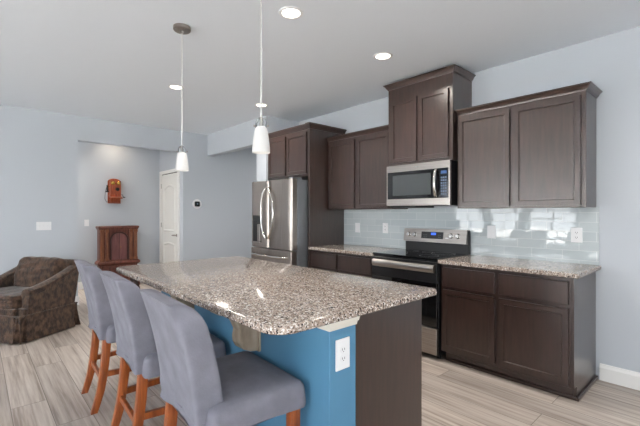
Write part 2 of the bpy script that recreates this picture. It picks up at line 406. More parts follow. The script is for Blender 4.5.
wall_cabinet('wall_cabinet', 'dark two-door cabinet over the refrigerator', -1.96, -1.058, .60, 1.80, 2.385,
             [(-1.925, -1.525), (-1.492, -1.09)], (1.83, 2.355), .066, True, False)
# tall side panel of the refrigerator bay
t = thing('refrigerator_surround', 'tall dark wood side panel standing between refrigerator and left counter', 'panel', (-1.038, 0, 0))
bm = B(); box(bm, -.019, .019, -.62, 0, 0, 2.385, .002, 1); obj('panel', bm, 'espresso', t)
bm = B()
prof = [(.0, 0), (.006, 0), (.008, .012), (.014, .017), (.02, .033), (.034, .053), (.042, .055), (.042, .066), (0, .066)]
loft(bm, [[(-.0195, 0, 2.385+dz), (-.0195, -.62-o, 2.385+dz), (.019+o, -.62-o, 2.385+dz), (.019+o, 0, 2.385+dz)] for o, dz in prof])
obj('crown_moulding', bm, 'espresso', t)

def base_cabinet(label, x0, x1, doors, drawers, end):
    xc = (x0+x1)/2; yf = -.61
    t = thing('base_cabinet', label, 'cabinet', (xc, 0, 0), 0, 'dark base cabinets')
    bm = B(); box(bm, x0-xc, x1-xc-(.018 if end else 0), yf, -.012, .1, .878, .0015, 1); obj('cabinet_body', bm, 'espresso', t)
    bm = B(); box(bm, x0-xc+.01, x1-xc-.02, yf+.07, yf+.085, 0, .1); obj('toe_kick', bm, 'espresso', t)
    for a, b_ in doors:
        bm = B(); shaker(bm, a-xc, b_-xc, yf, .125, .655); obj('door', bm, 'espresso', t)
    for a, b_ in drawers:
        bm = B(); slab_front(bm, a-xc, b_-xc, yf, .685, .85); obj('drawer', bm, 'espresso', t)
    if end:
        bm = B(); prism(bm, [(-.012, 0), (yf+.07, 0), (yf+.07, .1), (yf, .1), (yf, .878), (-.012, .878)], 'x', x1-xc-.018, x1-xc)
        obj('end_panel', bm, 'espresso', t)
        bm = B(); box(bm, x1-xc, x1-xc+.016, yf+.05, -.002, 0, .028, .006, 2); box(bm, x0-xc+.05, x1-xc+.016, yf+.054, yf+.07, 0, .028, .006, 2)
        obj('shoe_moulding', bm, 'espresso', t)
    return t
base_cabinet('dark base cabinet with two drawers over two doors right of the range', .775, 1.795,
             [(.797, 1.252), (1.284, 1.765)], [(.797, 1.252), (1.284, 1.765)], True)
base_cabinet('dark base cabinet left of the range, drawer fronts showing behind the island', -1.018, -.006,
             [(-.995, -.545), (-.515, -.03)], [(-.995, -.545), (-.515, -.03)], False)
def worktop(label, x0, x1):
    bm = B(); box(bm, x0, x1, -.648, -.0095, .88, .914, .006, 2)
    return tag(obj('countertop', bm, 'granite'), label, 'countertop', 'granite wall counters')
worktop('granite countertop on the right base cabinet, beside the range', .762, 1.832)
worktop('short granite countertop left of the range, against the tall panel', -1.018, -.003)

# ------------------------------------------------------------------ range
t = thing('range', 'stainless electric range with black glass top between the base cabinets', 'stove', (.3815, 0, 0))
W2 = .374
bm = B(); box(bm, -W2, W2, -.62, -.012, .04, .9, .003, 1); obj('oven_body', bm, 'black', t, label='black side casing')
bm = B(); box(bm, -W2, W2, -.64, -.075, .9, .922, .005, 2); obj('cooktop', bm, 'bglass', t, label='black glass cooktop')
for (x, y, r_) in ((-.19, -.48, .115), (.19, -.48, .09), (-.19, -.22, .08), (.19, -.22, .115), (0, -.2, .055)):
    bm = B()
    loft(bm, [[(x+(r_-q)*math.cos(a*math.pi/18), y+(r_-q)*math.sin(a*math.pi/18), .9223) for a in range(36)] for q in (0, .003)], cap=False)
    obj('burner_ring', bm, 'grey_ring', t)
# back guard: black riser, tilted stainless panel
bm = B(); box(bm, -W2, W2, -.06, -.012, .9, 1.15, .004, 1); obj('backguard', bm, 'black', t, label='black back riser')
bm = B(); prism(bm, [(-.098, 1.02), (-.078, 1.158), (-.012, 1.16), (-.012, 1.15), (-.058, 1.15), (-.058, 1.015)], 'x', -W2, W2-.008)
cp = obj('control_panel', bm, 'steel', t, label='stainless control panel')
tilt = Matrix.Rotation(R(90-9), 4, 'X')
for x in (-.305, -.232, .205, .278):
    bm = B(); lathe(bm, [(.002, 0), (.026, 0), (.026, .004), (.021, .006), (.019, .024), (.002, .025)], (x, -.088, 1.094), 20, tilt)
    box(bm, x-.003, x+.003, -.116, -.108, 1.082, 1.112)
    obj('knob', bm, 'chrome', cp, True)
bm = B(); prism(bm, [(-.0965, 1.058), (-.0855, 1.13), (-.082, 1.13), (-.092, 1.058)], 'x', -.145, .115); dsp = obj('display_panel', bm, 'black', cp, label='black touch panel')
bm = B(); prism(bm, [(-.0958, 1.098), (-.0908, 1.12), (-.085, 1.12), (-.088, 1.098)], 'x', -.025, .03); obj('clock', bm, 'display', dsp, label='small lit blue clock display')
for i in range(5):
    for j in range(2):
        bm = B(); x = -.125 + i*.018 + (.13 if i > 2 else 0); z = 1.07+j*.022
        yy = -.0965 + (z-1.058)*.153
        box(bm, x, x+.011, yy-.0012, yy+.002, z, z+.008); obj('button', bm, 'grey_ring', dsp)
bm = B(); box(bm, .14, .175, -.0925, -.08, 1.066, 1.074); obj('badge', bm, 'plastic', cp)
# oven door with a window and broad stainless top rail
bm = B(); box(bm, -W2, W2, -.655, -.62, .30, .70, .004, 1); od = obj('oven_door', bm, 'bglass', t, label='black glass oven door')
bm = B(); box(bm, -W2, W2, -.655, -.62, .70, .885, .004, 1); obj('door_rail', bm, 'black', od)
bm = B(); box(bm, -.27, .27, -.6565, -.65, .36, .62, .002, 1); obj('oven_window', bm, 'bglass', od)
bm = B(); loft(bm, [rrect(x, 0, 0, .02, .02, .01) for x in (0,)] * 0 or [[(x, -.688+.02*math.cos(a*math.pi/8), .832+.036*math.sin(a*math.pi/8)) for a in range(16)] for x in (-W2+.045, W2-.004)])
for x in (-W2+.07, W2-.03): box(bm, x-.015, x+.015, -.69, -.655, .817, .847)
obj('oven_handle', bm, 'steel', od, True, 'broad stainless bar handle')
bm = B(); box(bm, -W2, W2, -.655, -.62, .055, .29, .004, 1); obj('storage_drawer', bm, 'steel', t, label='stainless storage drawer')
for x in (-.34, .34):
    bm = B(); lathe(bm, [(.012, 0), (.018, 0), (.018, .04), (.012, .04)], (x, -.55, 0), 12); obj('foot', bm, 'black', t, True)

# ------------------------------------------------------------------ microwave
t = thing('microwave', 'stainless over-the-range microwave below the short-door cabinet', 'microwave', (.3885, 0, 1.405))
bm = B(); box(bm, -.37, .362, -.385, -.01, .0, .425, .003, 1); obj('microwave_body', bm, 'black', t, label='black casing')
bm = B(); box(bm, -.373, .366, -.42, -.386, .0, .425, .005, 2); fr = obj('front_frame', bm, 'steel', t)
bm = B(); box(bm, -.355, .352, -.423, -.41, .07, .355, .004, 2); dr = obj('door', bm, 'bglass', t, label='black glass door')
bm = B(); box(bm, -.29, .17, -.4245, -.415, .105, .32, .003, 1); obj('window', bm, mat('grey_mesh_window', srgb(58, 62, 64), .12, spec=.5), dr, label='grey screened window')
bm = B()
tube(bm, [(.225, -.425, .085), (.227, -.445, .1), (.23, -.465, .15), (.232, -.472, .213), (.23, -.465, .275), (.227, -.445, .325), (.225, -.425, .34)], .015, 10)
obj('handle', bm, 'chrome', dr, True, 'curved stainless handle')
bm = B(); box(bm, .262, .348, -.4248, -.415, .08, .345, .002, 1); cp = obj('control_panel', bm, mat('dark_blue_glass', srgb(20, 28, 40), .08), t)
bm = B(); box(bm, .275, .335, -.4256, -.42, .30, .328); obj('clock', bm, mat('dim_blue_screen', srgb(40, 60, 90), .2, emit=srgb(60, 100, 160), estr=.3), cp, label='dim blue display')
for i in range(3):
    for j in range(7):
        bm = B(); box(bm, .276+i*.021, .292+i*.021, -.4254, -.42, .1+j*.026, .115+j*.026); obj('button', bm, mat('button_grey', srgb(70, 84, 104), .4) if 'button_grey' not in D.materials else D.materials['button_grey'], cp)
bm = B(); box(bm, -.03, .03, -.4212, -.41, .387, .394); obj('badge', bm, 'chrome', fr)
bm = B(); box(bm, -.34, -.02, -.4, -.05, -.018, 0, .003, 1); obj('vent_grille', bm, 'black', t, label='black grille under the left side')

# ------------------------------------------------------------------ refrigerator
t = thing('refrigerator', 'stainless french-door refrigerator in the bay beside the tall dark panel', 'refrigerator', (-1.545, -.1, 0))
hw = .455
bm = B(); box(bm, -hw, hw, -.66, .06, .03, 1.745, .006, 2); obj('refrigerator_body', bm, 'fridge_side', t, label='grey side casing')
def fdoor(bm, x0, x1, z0, z1):
    pts = [(x0, -.665), (x0, -.735), (x0+.02, -.75)] + [(x0+.02+(x1-x0-.04)*k/6, -.75-.006*math.sin(math.pi*k/6)) for k in range(1, 6)] + [(x1-.02, -.75), (x1, -.735), (x1, -.665)]
    prism(bm, pts, 'z', z0, z1)
def handle(pts, par, m='chrome'):
    bm = B(); tube(bm, pts, .014, 10); return obj('handle', bm, m, par, True, 'curved polished bar handle')
bm = B(); fdoor(bm, -hw, -.0405-.003, .875, 1.755); d1 = obj('door', bm, 'fridge_steel', t, True)
bm = B(); fdoor(bm, -.0405+.003, hw, .875, 1.755); d2 = obj('door', bm, 'fridge_steel', t, True)
for s, d_ in ((-1, d1), (1, d2)):
    xb = -.0405+s*.03
    k_ = .135 if s > 0 else .085
    handle([(xb, -.75, 1.655), (xb, -.775, 1.65), (xb+s*k_*.45, -.788, 1.59), (xb+s*k_*.85, -.79, 1.47), (xb+s*k_, -.79, 1.33), (xb+s*k_*.85, -.79, 1.18), (xb+s*k_*.45, -.788, 1.06), (xb, -.775, 1.0), (xb, -.75, .995)], d_)
bm = B(); box(bm, -.405, -.195, -.757, -.74, .93, 1.30, .006, 2); dp = obj('water_dispenser', bm, 'black', d1, label='black water dispenser recess')
bm = B(); box(bm, -.39, -.21, -.760, -.75, 1.20, 1.285, .003, 1); obj('dispenser_panel', bm, 'bglass', dp)
bm = B(); box(bm, -.27, -.205, -.775, -.757, .95, 1.18, .005, 2); obj('dispenser_trim', bm, 'steel', dp)
bm = B(); box(bm, -.395, -.205, -.785, -.757, .925, .945, .004, 1); obj('drip_tray', bm, 'steel', dp)
bm = B(); box(bm, -hw, hw, -.755, -.665, .065, .862, .012, 2); fz = obj('freezer_drawer', bm, 'fridge_steel', t)
bm = B(); tube(bm, [(-.37, -.755, .775), (-.36, -.79, .775), (-.3, -.805, .775), (0, -.81, .775), (.3, -.805, .775), (.36, -.79, .775), (.37, -.755, .775)], .014, 10); obj('handle', bm, 'chrome', fz, True, 'horizontal bar handle')
bm = B(); box(bm, -hw+.02, hw-.02, -.65, -.6, 0, .06); obj('base_grille', bm, 'black', t)
for s in (-1, 1):
    bm = B(); box(bm, s*.41-.04, s*.41+.04, -.73, -.58, 1.745, 1.772, .006, 2); obj('hinge_cover', bm, 'fridge_side', t)

# ------------------------------------------------------------------ island
IX0, IX1 = -.65, 1.368
t = thing('kitchen_island', 'kitchen island base with blue painted seating wall and dark wood end panel', 'island', (.36, -2.2, 0))
ox, oy = .36, -2.2
bm = B(); box(bm, IX0-ox, IX1-.02-ox, -2.39-oy, -1.865-oy, .1, .88); obj('cabinet_body', bm, 'espresso', t, label='dark wood cabinet body')
bm = B(); box(bm, IX0+.02-ox, IX1-.03-ox, -2.39-oy, -1.94-oy, 0, .1); obj('toe_kick', bm, 'espresso', t)
bm = B(); prism(bm, [(-2.39-oy, 0), (-1.94-oy, 0), (-1.94-oy, .1), (-1.845-oy, .1), (-1.845-oy, .88), (-2.39-oy, .88)], 'x', IX1-.02-ox, IX1-ox); obj('end_panel', bm, 'espresso', t, label='dark wood end panel')
bm = B(); box(bm, IX0-ox, IX1-ox, -2.56-oy, -2.39-oy, 0, .88, .003, 1); obj('seating_wall', bm, 'blue', t, label='blue painted seating-side wall')
bm = B()
pr = [(0, .816), (.006, .816), (.012, .834), (.02, .838), (.026, .858), (.034, .862), (.034, .88), (0, .88)]
loft(bm, [[(IX1-.02-ox, -2.391-oy+.0, z), (IX1+o-ox, -2.391-oy, z), (IX1+o-ox, -2.56-o-oy, z), (IX0-o-ox, -2.56-o-oy, z), (IX0-o-ox, -2.551-oy, z), (IX1-.02-ox, -2.551-oy, z)] for o, z in pr])
obj('cap_moulding', bm, 'cream', t, label='cream cap moulding under the countertop')
for i in range(4):
    a = IX0+.02+i*.495
    bm = B(); q = bmesh.new(); shaker(q, -(a+.465-ox), -(a-ox), 0, .125, .655)
    merge(bm, q, Matrix.Translation((0, -1.865-oy, 0)) @ Matrix.Rotation(math.pi, 4, 'Z')); obj('door', bm, 'espresso', t)
    bm = B(); box(bm, a-ox, a+.465-ox, -1.865-oy, -1.845-oy, .685, .85, .003, 1); obj('drawer', bm, 'espresso', t)
# corbels carry the overhang
cprof = [(0, .87), (-.25, .87), (-.258, .848), (-.245, .822), (-.205, .805), (-.168, .79), (-.135, .76), (-.115, .715), (-.121, .675), (-.118, .645), (-.10, .615), (-.06, .597), (0, .588)]
for x in (.738, -.10):
    bm = B(); prism(bm, [(-2.56-oy+a, z) for a, z in cprof], 'x', x-ox, x+.085-ox)
    q = bmesh.new(); box(q, x-.008-ox, x+.093-ox, -2.56-oy-.012, -2.56-oy, .585, .87); merge(bm, q)
    obj('corbel', bm, 'corbel', t, label='weathered beige scroll bracket')
# countertop with rounded corners
bm = B()
def slab(bm, x0, x1, y0, y1, rr, z0, z1):
    def ring(o, z):
        pts = []
        for sx, sy, a0, r_ in ((1, 1, 0, .03), (-1, 1, 90, .03), (-1, -1, 180, rr), (1, -1, 270, rr)):
            X = x1 if sx > 0 else x0; Y = y1 if sy > 0 else y0
            for k in range(7):
                a = R(a0+90*k/6); pts.append((X-sx*r_+(r_-o)*math.cos(a), Y-sy*r_+(r_-o)*math.sin(a), z))
        return pts
    loft(bm, [ring(.006, z0), ring(.001, z0+.004), ring(0, z0+.01), ring(0, z1-.01), ring(.002, z1-.004), ring(.008, z1)])
slab(bm, -.70, 1.455, -2.908, -1.81, .10, .88, .914)
tag(obj('island_countertop', bm, 'granite', smooth=True), 'large speckled granite countertop with rounded corners on the blue island', 'countertop')

# ------------------------------------------------------------------ electrical plates
def plate(name, label, cat, loc, rz, w_=.082, h_=.124, kind='outlet', n=1, group='white wall plates'):
    """plate lies in the xz plane facing -y before rotation"""
    t = thing(name, label, cat, loc, rz, group)
    bm = B(); box(bm, -w_/2, w_/2, -.006, 0, -h_/2, h_/2, .0025, 2); obj('cover_plate', bm, 'plastic', t)
    for i in range(n):
        xo = (i-(n-1)/2)*.046
        if kind == 'outlet':
            for z in (-.02, .02):
                bm = B(); loft(bm, [[(xo+a, y, z+b_) for a, b_, _ in rrect(0, 0, 0, .033, .028, .012, 3)] for y in (-.0055, -.0085)]); so = obj('socket', bm, 'plastic', t)
                bm = B()
                box(bm, xo-.008, xo-.0055, -.0092, -.008, z-.003, z+.007); box(bm, xo+.0055, xo+.008, -.0092, -.008, z-.003, z+.007); box(bm, xo-.002, xo+.002, -.0092, -.008, z-.010, z-.006)
                obj('slots', bm, 'slot', so)
        elif kind == 'rocker':
            bm = B(); prism(bm, [(-.005, -.033), (-.011, -.033), (-.0075, 0), (-.007, .033), (-.005, .033)], 'x', xo-.017, xo+.017); obj('rocker', bm, 'plastic', t)
        else:
            bm = B(); box(bm, xo-.005, xo+.005, -.008, -.004, -.012, .012); prism(bm, [(-.006, -.002), (-.017, .004), (-.017, .010), (-.006, .008)], 'x', xo-.004, xo+.004); obj('toggle', bm, 'plastic', t)
    return t
yb = -.0092
plate('wall_outlet', 'white outlet at the far right of the tile splashback, above the counter end', 'outlet', (1.664, yb, 1.148), 0)
plate('wall_switch', 'white rocker switch plate on tile just right of the range', 'switch', (.963, yb, 1.148), 0, kind='rocker')
plate('wall_outlet', 'white outlet on tile just left of the range', 'outlet', (-.317, yb, 1.148), 0)
plate('wall_switch', 'white rocker switch plate on tile nearest the tall refrigerator panel', 'switch', (-.77, yb, 1.14), 0, kind='rocker')
plate('wall_outlet', 'white outlet on the blue end of the island', 'outlet', (IX1+.0005, -2.482, .70), R(90), .088, .138)
plate('wall_switch', 'white triple switch plate on the left wall above the armchair', 'switch', (XL, -3.0, 1.152), R(90), .17, .115, 'toggle', 3)
plate('wall_switch', 'white single switch plate in the alcove left of the wooden cabinet', 'switch', (AX, -2.25, 1.157), R(90), .072, .115, 'toggle', 1)
# thermostat
t = thing('thermostat', 'round white thermostat with black square screen on left wall', 'thermostat', (XL, -.80, 1.49), R(90))
rx = Matrix.Rotation(R(90), 4, 'X')
bm = B(); lathe(bm, [(.002, 0), (.085, 0), (.085, .006), (.08, .009), (.002, .009)], (0, 0, 0), 32, rx); obj('wall_plate', bm, 'plastic', t, True)
bm = B(); loft(bm, [[(a, y, b_) for a, b_, _ in rrect(0, 0, 0, s, s, .02, 5)] for s, y in ((.092, -.009), (.092, -.026), (.086, -.03))]); fc = obj('screen', bm, 'bglass', t, True, 'black rounded square screen')
bm = B(); loft(bm, [[(a, y, b_) for a, b_, _ in rrect(0, .003, 0, .02, .026, .004, 3)] for y in (-.0295, -.0305)]); obj('readout', bm, mat('dim_grey_readout', srgb(90, 100, 110), .4, emit=srgb(120, 140, 160), estr=.4), fc)

# ------------------------------------------------------------------ lamps
def recessed(x, y, label, watt=9, tint=(1, .93, .84)):
    t = thing('recessed_light', label, 'light', (x, y, ZC), 0, 'recessed ceiling lights')
    bm = B()
    prof = [(.062, -.001), (.068, -.007), (.082, -.006), (.087, 0)]
    loft(bm, [[(r_*math.cos(k*math.pi/16), r_*math.sin(k*math.pi/16), z) for k in range(32)] for r_, z in prof], cap=False); obj('trim_ring', bm, 'plastic', t, True)
    bm = B(); lathe(bm, [(.003, -.004), (.05, -.0035), (.064, -.001), (.064, .0), (.003, .0)], (0, 0, 0), 32); obj('diffuser', bm, 'lamp', t, True, 'lit warm white diffuser')
    if not watt: return t
    l = D.lights.new('recessed_lamp', 'AREA'); l.shape = 'DISK'; l.size = .135; l.energy = watt; l.color = tint; l.spread = R(150)
    o = D.objects.new('recessed_lamp', l); COL.objects.link(o); o.parent = t; o.location = (0, 0, -.012)
    return t
recessed(.454, -2.06, 'recessed ceiling light nearest the camera, beside the right pendant rod')
recessed(.428, -1.0, 'recessed ceiling light in front of the cabinet over the microwave')
recessed(-1.648, -2.04, 'recessed ceiling light beside the left pendant rod')
recessed(-1.607, -.945, 'recessed ceiling light straight above the right pendant shade, over the refrigerator side')
recessed(3.0, -1.6, 'added recessed fill light over the open floor right of the kitchen, outside the frame', 14)  # unseen lamp, added to brighten the kitchen side
recessed(-4.82, -1.85, 'recessed ceiling light inside the alcove above the wall telephone', 2.2, (1, .80, .60))
recessed(-4.5, -3.3, 'added fill light hidden at the far left end of the alcove', 22)  # hidden extra lamp, added as fill for the alcove
recessed(-3.05, 1.0, 'added recessed fill light in the passage beyond the header', 6)  # unseen lamp, added to brighten the passage walls
recessed(-3.05, 2.0, 'added recessed fill light at the far end of the passage', 6)  # second unseen lamp, added for more passage light

def pendant(loc, label):
    t = thing('pendant_light', label, 'light', loc, 0, 'pendant lights over the island')
    H = (ZC-loc[2])/.8
    bm = B(); lathe(bm, [(.003, H), (.078, H), (.08, H-.01), (.08, H-.03), (.072, H-.038), (.015, H-.042), (.011, H-.06), (.003, H-.06)], (0, 0, 0), 28); obj('canopy', bm, 'nickel_dark', t, True, 'brushed nickel ceiling canopy')
    bm = B(); tube(bm, [(0, 0, H-.045), (0, 0, H*.5)], .0045, 8); tube(bm, [(0, 0, H*.5+.01), (0, 0, .215)], .006, 8); tube(bm, [(0, 0, H*.5-.015), (0, 0, H*.5+.02)], .0075, 8); obj('rod', bm, 'rod', t, True, 'thin metal rod')
    bm = B(); lathe(bm, [(.003, .238), (.009, .238), (.011, .215), (.014, .15), (.02, .14), (.003, .14)], (0, 0, 0), 16); obj('socket', bm, 'chrome', t, True)
    bm = B(); tube(bm, [(-.034, 0, .168), (-.034, 0, .195), (-.024, 0, .222), (0, 0, .236), (.024, 0, .222), (.034, 0, .195), (.034, 0, .168)], .0065, 8); obj('yoke', bm, 'yoke', t, True, 'arched metal yoke')
    for s in (-1, 1):
        bm = B(); lathe(bm, [(.001, 0), (.007, 0), (.007, .012), (.001, .012)], (s*.038, 0, .18), 10, Matrix.Rotation(R(90*s), 4, 'Y')); obj('thumb_screw', bm, 'nickel_dark', t, True)
    bm = B()
    outp = [(.06, 0), (.0585, .03), (.055, .07), (.05, .11), (.044, .145), (.037, .165), (.028, .175), (.014, .178)]
    prof = outp + [(.014, .174), (.026, .171), (.034, .161), (.041, .142), (.047, .108), (.052, .07), (.0555, .03), (.057, 0)]
    rings = [[(r_*math.cos(2*math.pi*k/32), r_*math.sin(2*math.pi*k/32), z) for k in range(32)] for r_, z in prof]
    loft(bm, rings + [rings[0]], cap=False); bmesh.ops.remove_doubles(bm, verts=bm.verts, dist=1e-5); obj('shade', bm, 'shade', t, True, 'frosted white glass shade')
    bm = B(); lathe(bm, [(.003, .14), (.012, .138), (.014, .12), (.026, .09), (.03, .07), (.026, .048), (.014, .034), (.003, .03)], (0, 0, 0), 18); obj('bulb', bm, 'bulb', t, True)
    for c in t.children: c.data.transform(Matrix.Scale(.8, 4))
    return t
p1 = pendant((-.259, -2.545, 1.650), 'pendant lamp with white glass shade, the left one, in front of the alcove')
p1.rotation_euler.z = R(47)
p2 = dup(p1, (.845, -2.567, 1.6535), R(47), 'pendant lamp with white glass shade, the right one, in front of the refrigerator cabinet')

# ------------------------------------------------------------------ bar stools
def wrinkle(p, amp, seed):
    x, y, z = p
    return amp*(math.sin(z*95+x*18+seed)+.6*math.sin(z*140-y*30+seed*2))
def rr2(cx, cy, z, w_, d_, r, n=3, m=9):
    """rounded rectangle whose straight sides are subdivided too"""
    base = rrect(cx, cy, z, w_, d_, r, n); k = n+1; out = []
    for c in range(4):
        seg = base[c*k:(c+1)*k]; out += seg
        p, q = seg[-1], base[((c+1)*k) % (4*k)]
        out += [tuple(p[i]+(q[i]-p[i])*j/m for i in range(3)) for j in range(1, m)]
    return out
def make_stool(loc, label):
    t = thing('bar_stool', label, 'stool', loc, 0, 'slip-covered stools at the island')
    def cy(z): return -.153-.033*max(0, (z-.47))/.53-.072*max(0, (z-.5)/.485)**2
    rings = []
    zs = [.484+.011*i for i in range(14)] + [.66, .70, .74, .78, .82, .845, .87, .89, .91, .925, .94, .953, .964, .973, .98, .985, .987]
    for z in zs:
        k = max(0, (z-.955)/.032); sh = 1-math.sqrt(max(0, 1-min(k, 1)**2))
        w_ = .43-.025*sh; d0 = .125-.012*(z-.45)/.53
        q = min(1, max(0, (z-.88)/.108)); d_ = d0*(1-.4*q**2)-.03*sh; yb_ = cy(z)-d0/2+d_/2
        if z < .6: w_ += .014*(.6-z)/.13; d_ += .008*(.6-z)/.13
        ring = rr2(0, yb_, z, w_, d_, min(.015, d_*.42))
        if z < .64:
            f_ = ((.64-z)/.17)**1.3
            out = []
            for x, y, zz in ring:
                dy = y-cy(z); wv = math.sin(zz*120 + abs(x)*26 + dy*60) * (.5+.5*math.sin(x*11+1)) + .6*math.sin(zz*75-x*30+dy*40)
                out.append((x+.007*f_*wv*(1 if x > 0 else -1), y+.007*f_*wv*(1 if dy > 0 else -1), zz+(.014*math.sin(x*13+.8)-.02*(dy/.06)*.4)*f_*(1 if z < .52 else .4)))
            ring = out
        rings.append(ring)
    bm = B(); loft(bm, rings); obj('back_cover', bm, 'cloth', t, True)
    rings = []
    for z, s, dz in ((.47, .002, 0), (.48, .004, 0), (.495, .004, 0), (.515, .003, 0), (.535, .001, 0), (.553, -.003, 0), (.565, -.010, 0), (.572, -.022, 0), (.577, -.045, .002), (.581, -.09, .004), (.584, -.14, .006), (.585, -.2, .006)):
        ring = rr2(0, .048, z+dz, .54+2*s, .455+2*s, max(.034+s*.15, .01), 4, 8)
        if z < .54:
            f_ = (.54-z)/.07
            ring = [(x+.0025*f_*math.sin(y*34+z*60)*(1 if x > 0 else -1), y, zz+f_*(.016*math.cos(y/.24*1.5)+.010*math.cos(x/.25*1.5)-.012)) for x, y, zz in ring]
        rings.append(ring)
    bm = B(); loft(bm, rings); obj('seat_cover', bm, 'cloth', t, True)
    bm = B(); box(bm, -.215, .215, -.14, .24, .448, .50, .004, 1); obj('seat_base', bm, 'lining', t, label='white lining under the seat')
    def leg(pts, w_):
        bm = B(); loft(bm, [rrect(x, y, z, w_*k, w_*1.15*k, .005, 2) for x, y, z, k in pts]); return obj('leg', bm, 'leg', t, True)
    for s in (-1, 1):
        leg([(s*.187, -.248, 0, .85), (s*.187, -.23, .06, .9), (s*.187, -.209, .14, .97), (s*.187, -.193, .24, 1), (s*.187, -.182, .34, 1.02), (s*.187, -.17, .49, 1.02)], .042)
        leg([(s*.225, .228, 0, .85), (s*.225, .228, .2, .95), (s*.225, .228, .48, 1.05)], .044)
        bm = B(); loft(bm, [[(s*x-.011, y, .225), (s*x+.011, y, .225), (s*x+.011, y, .26), (s*x-.011, y, .26)] for x, y in ((.187, -.19), (.225, .228))]); obj('stretcher', bm, 'leg', t)
    bm = B(); box(bm, -.187, .187, -.210, -.188, .195, .23, .003, 1); obj('stretcher', bm, 'leg', t)
    bm = B(); box(bm, -.22, .22, .217, .239, .15, .185, .003, 1); obj('stretcher', bm, 'leg', t)
    return t
s1 = make_stool((.972, -2.852, 0), 'grey slip-covered bar stool nearest the camera, by the island end')
s1.rotation_euler.z = R(-2.5)
s2 = dup(s1, (.238, -2.855, 0), R(-2.5), 'grey slip-covered bar stool in the middle of three at the island')
s3 = dup(s1, (-.495, -2.86, 0), R(-2.5), 'grey slip-covered bar stool farthest from the camera, next to the armchair')

# ------------------------------------------------------------------ armchair
ang = math.atan2(-.833, .553)
nF = Vector((-2.306, -3.365)); fx = Vector((.553, -.833)); lf = Vector((.833, .553)); HWD = .42
org = nF - fx*.33 - lf*HWD
t = thing('armchair', 'brown mottled upholstered armchair with skirt by the left wall', 'armchair', (org.x, org.y, 0), ang)
# local: +x front, +y sitter's left (side seen in the photo); depth -.33..+.33
def smoothobj(o, lv=1):
    m = o.modifiers.new('smooth', 'SUBSURF'); m.levels = lv; m.render_levels = lv
    return o
bm = B(); box(bm, -.27, .27, -HWD+.02, HWD-.02, .24, .34, .02, 2); obj('seat_deck', bm, 'velvet', t)
# side arms: sloping top, rounded roll
def arm_top(x):
    q = min(1, max(0, (.22-x)/.55))
    return .545+.225*(q**1.6)
def lean(x, z): return x-max(0, z-.25)*.17*max(0, (.25-x)/.55)**1.5
for s in (-1, 1):
    bm = B(); rings = []
    xs = [.235, .228, .212, .19, .16, .12, .06, 0, -.06, -.12, -.18, -.23, -.27, -.30]
    for i, x in enumerate(xs):
        zt = arm_top(x) - (.03 if i == 0 else .008 if i == 1 else 0); th = .105-(.02 if i == 0 else .006 if i == 1 else 0)
        yc = s*(HWD-.055)
        ring = [(yc-th/2, .25), (yc-th/2, zt-.075), (yc-th/2-.012, zt-.05), (yc-th/2-.006, zt-.02), (yc-.02, zt), (yc+.02, zt), (yc+th/2+.006, zt-.02), (yc+th/2+.012, zt-.05), (yc+th/2, zt-.075), (yc+th/2, .25)]
        rings.append([(lean(x, z), y, z) for y, z in ring])
    loft(bm, rings); obj('arm', bm, 'velvet', t, True)
    bm = B(); tube(bm, [(lean(x, arm_top(x)-.07), s*(HWD-.001), arm_top(x)-.072) for x in xs[1:]], .006, 6); obj('piping', bm, 'velvet', t, True)
bm = B(); rings = []
for z, x, d_, ww in ((.25, -.27, .11, .80), (.4, -.295, .11, .81), (.55, -.322, .105, .82), (.68, -.345, .095, .83), (.74, -.357, .08, .83), (.768, -.362, .055, .82), (.778, -.364, .02, .80)):
    rings.append([(x+a, b_, z) for a, b_, _ in rrect(0, 0, 0, d_, ww, .04, 3)])
loft(bm, rings); obj('back', bm, 'velvet', t, True)
# back cushion: plump with sag
bm = B()
def cushion(bm, c, sx, sy, sz, e=.35, n=14, sag=0, tilt=0, seed=0):
    q = bmesh.new(); bmesh.ops.create_cube(q, size=2); bmesh.ops.subdivide_edges(q, edges=q.edges[:], cuts=9, use_grid_fill=True)
    for v in q.verts:
        x, y, z = v.co
        f_ = lambda a, b_, c_: a*math.sqrt(max(0, 1-e*b_*b_-e*c_*c_+e*e*b_*b_*c_*c_*1.33))
        nx, ny, nz = f_(x, y, z), f_(y, x, z), f_(z, x, y)
        w1 = .012*math.sin(ny*9+nz*14+seed)+.010*math.sin(nz*22+ny*3+seed*2)
        v.co = Vector((nx*sx+w1*(1 if nx > 0 else .3), ny*sy, nz*sz - sag*max(0, nz)*(1-ny*ny)+.006*math.sin(ny*12+seed)))
    merge(bm, q, Matrix.Translation(c) @ Matrix.Rotation(tilt, 4, 'Y'))
cushion(bm, (-.225, .02, .63), .105, .315, .20, .2, sag=.015, tilt=R(-15), seed=1.3)
smoothobj(obj('back_cushion', bm, 'velvet', t, True))
bm = B(); cushion(bm, (.07, 0, .405), .26, .318, .08, .12, seed=.4); smoothobj(obj('seat_cushion', bm, 'velvet', t, True))
bm = B(); box(bm, .27, .318, -HWD+.1, HWD-.1, .24, .345, .015, 2); obj('front_rail', bm, 'velvet', t)
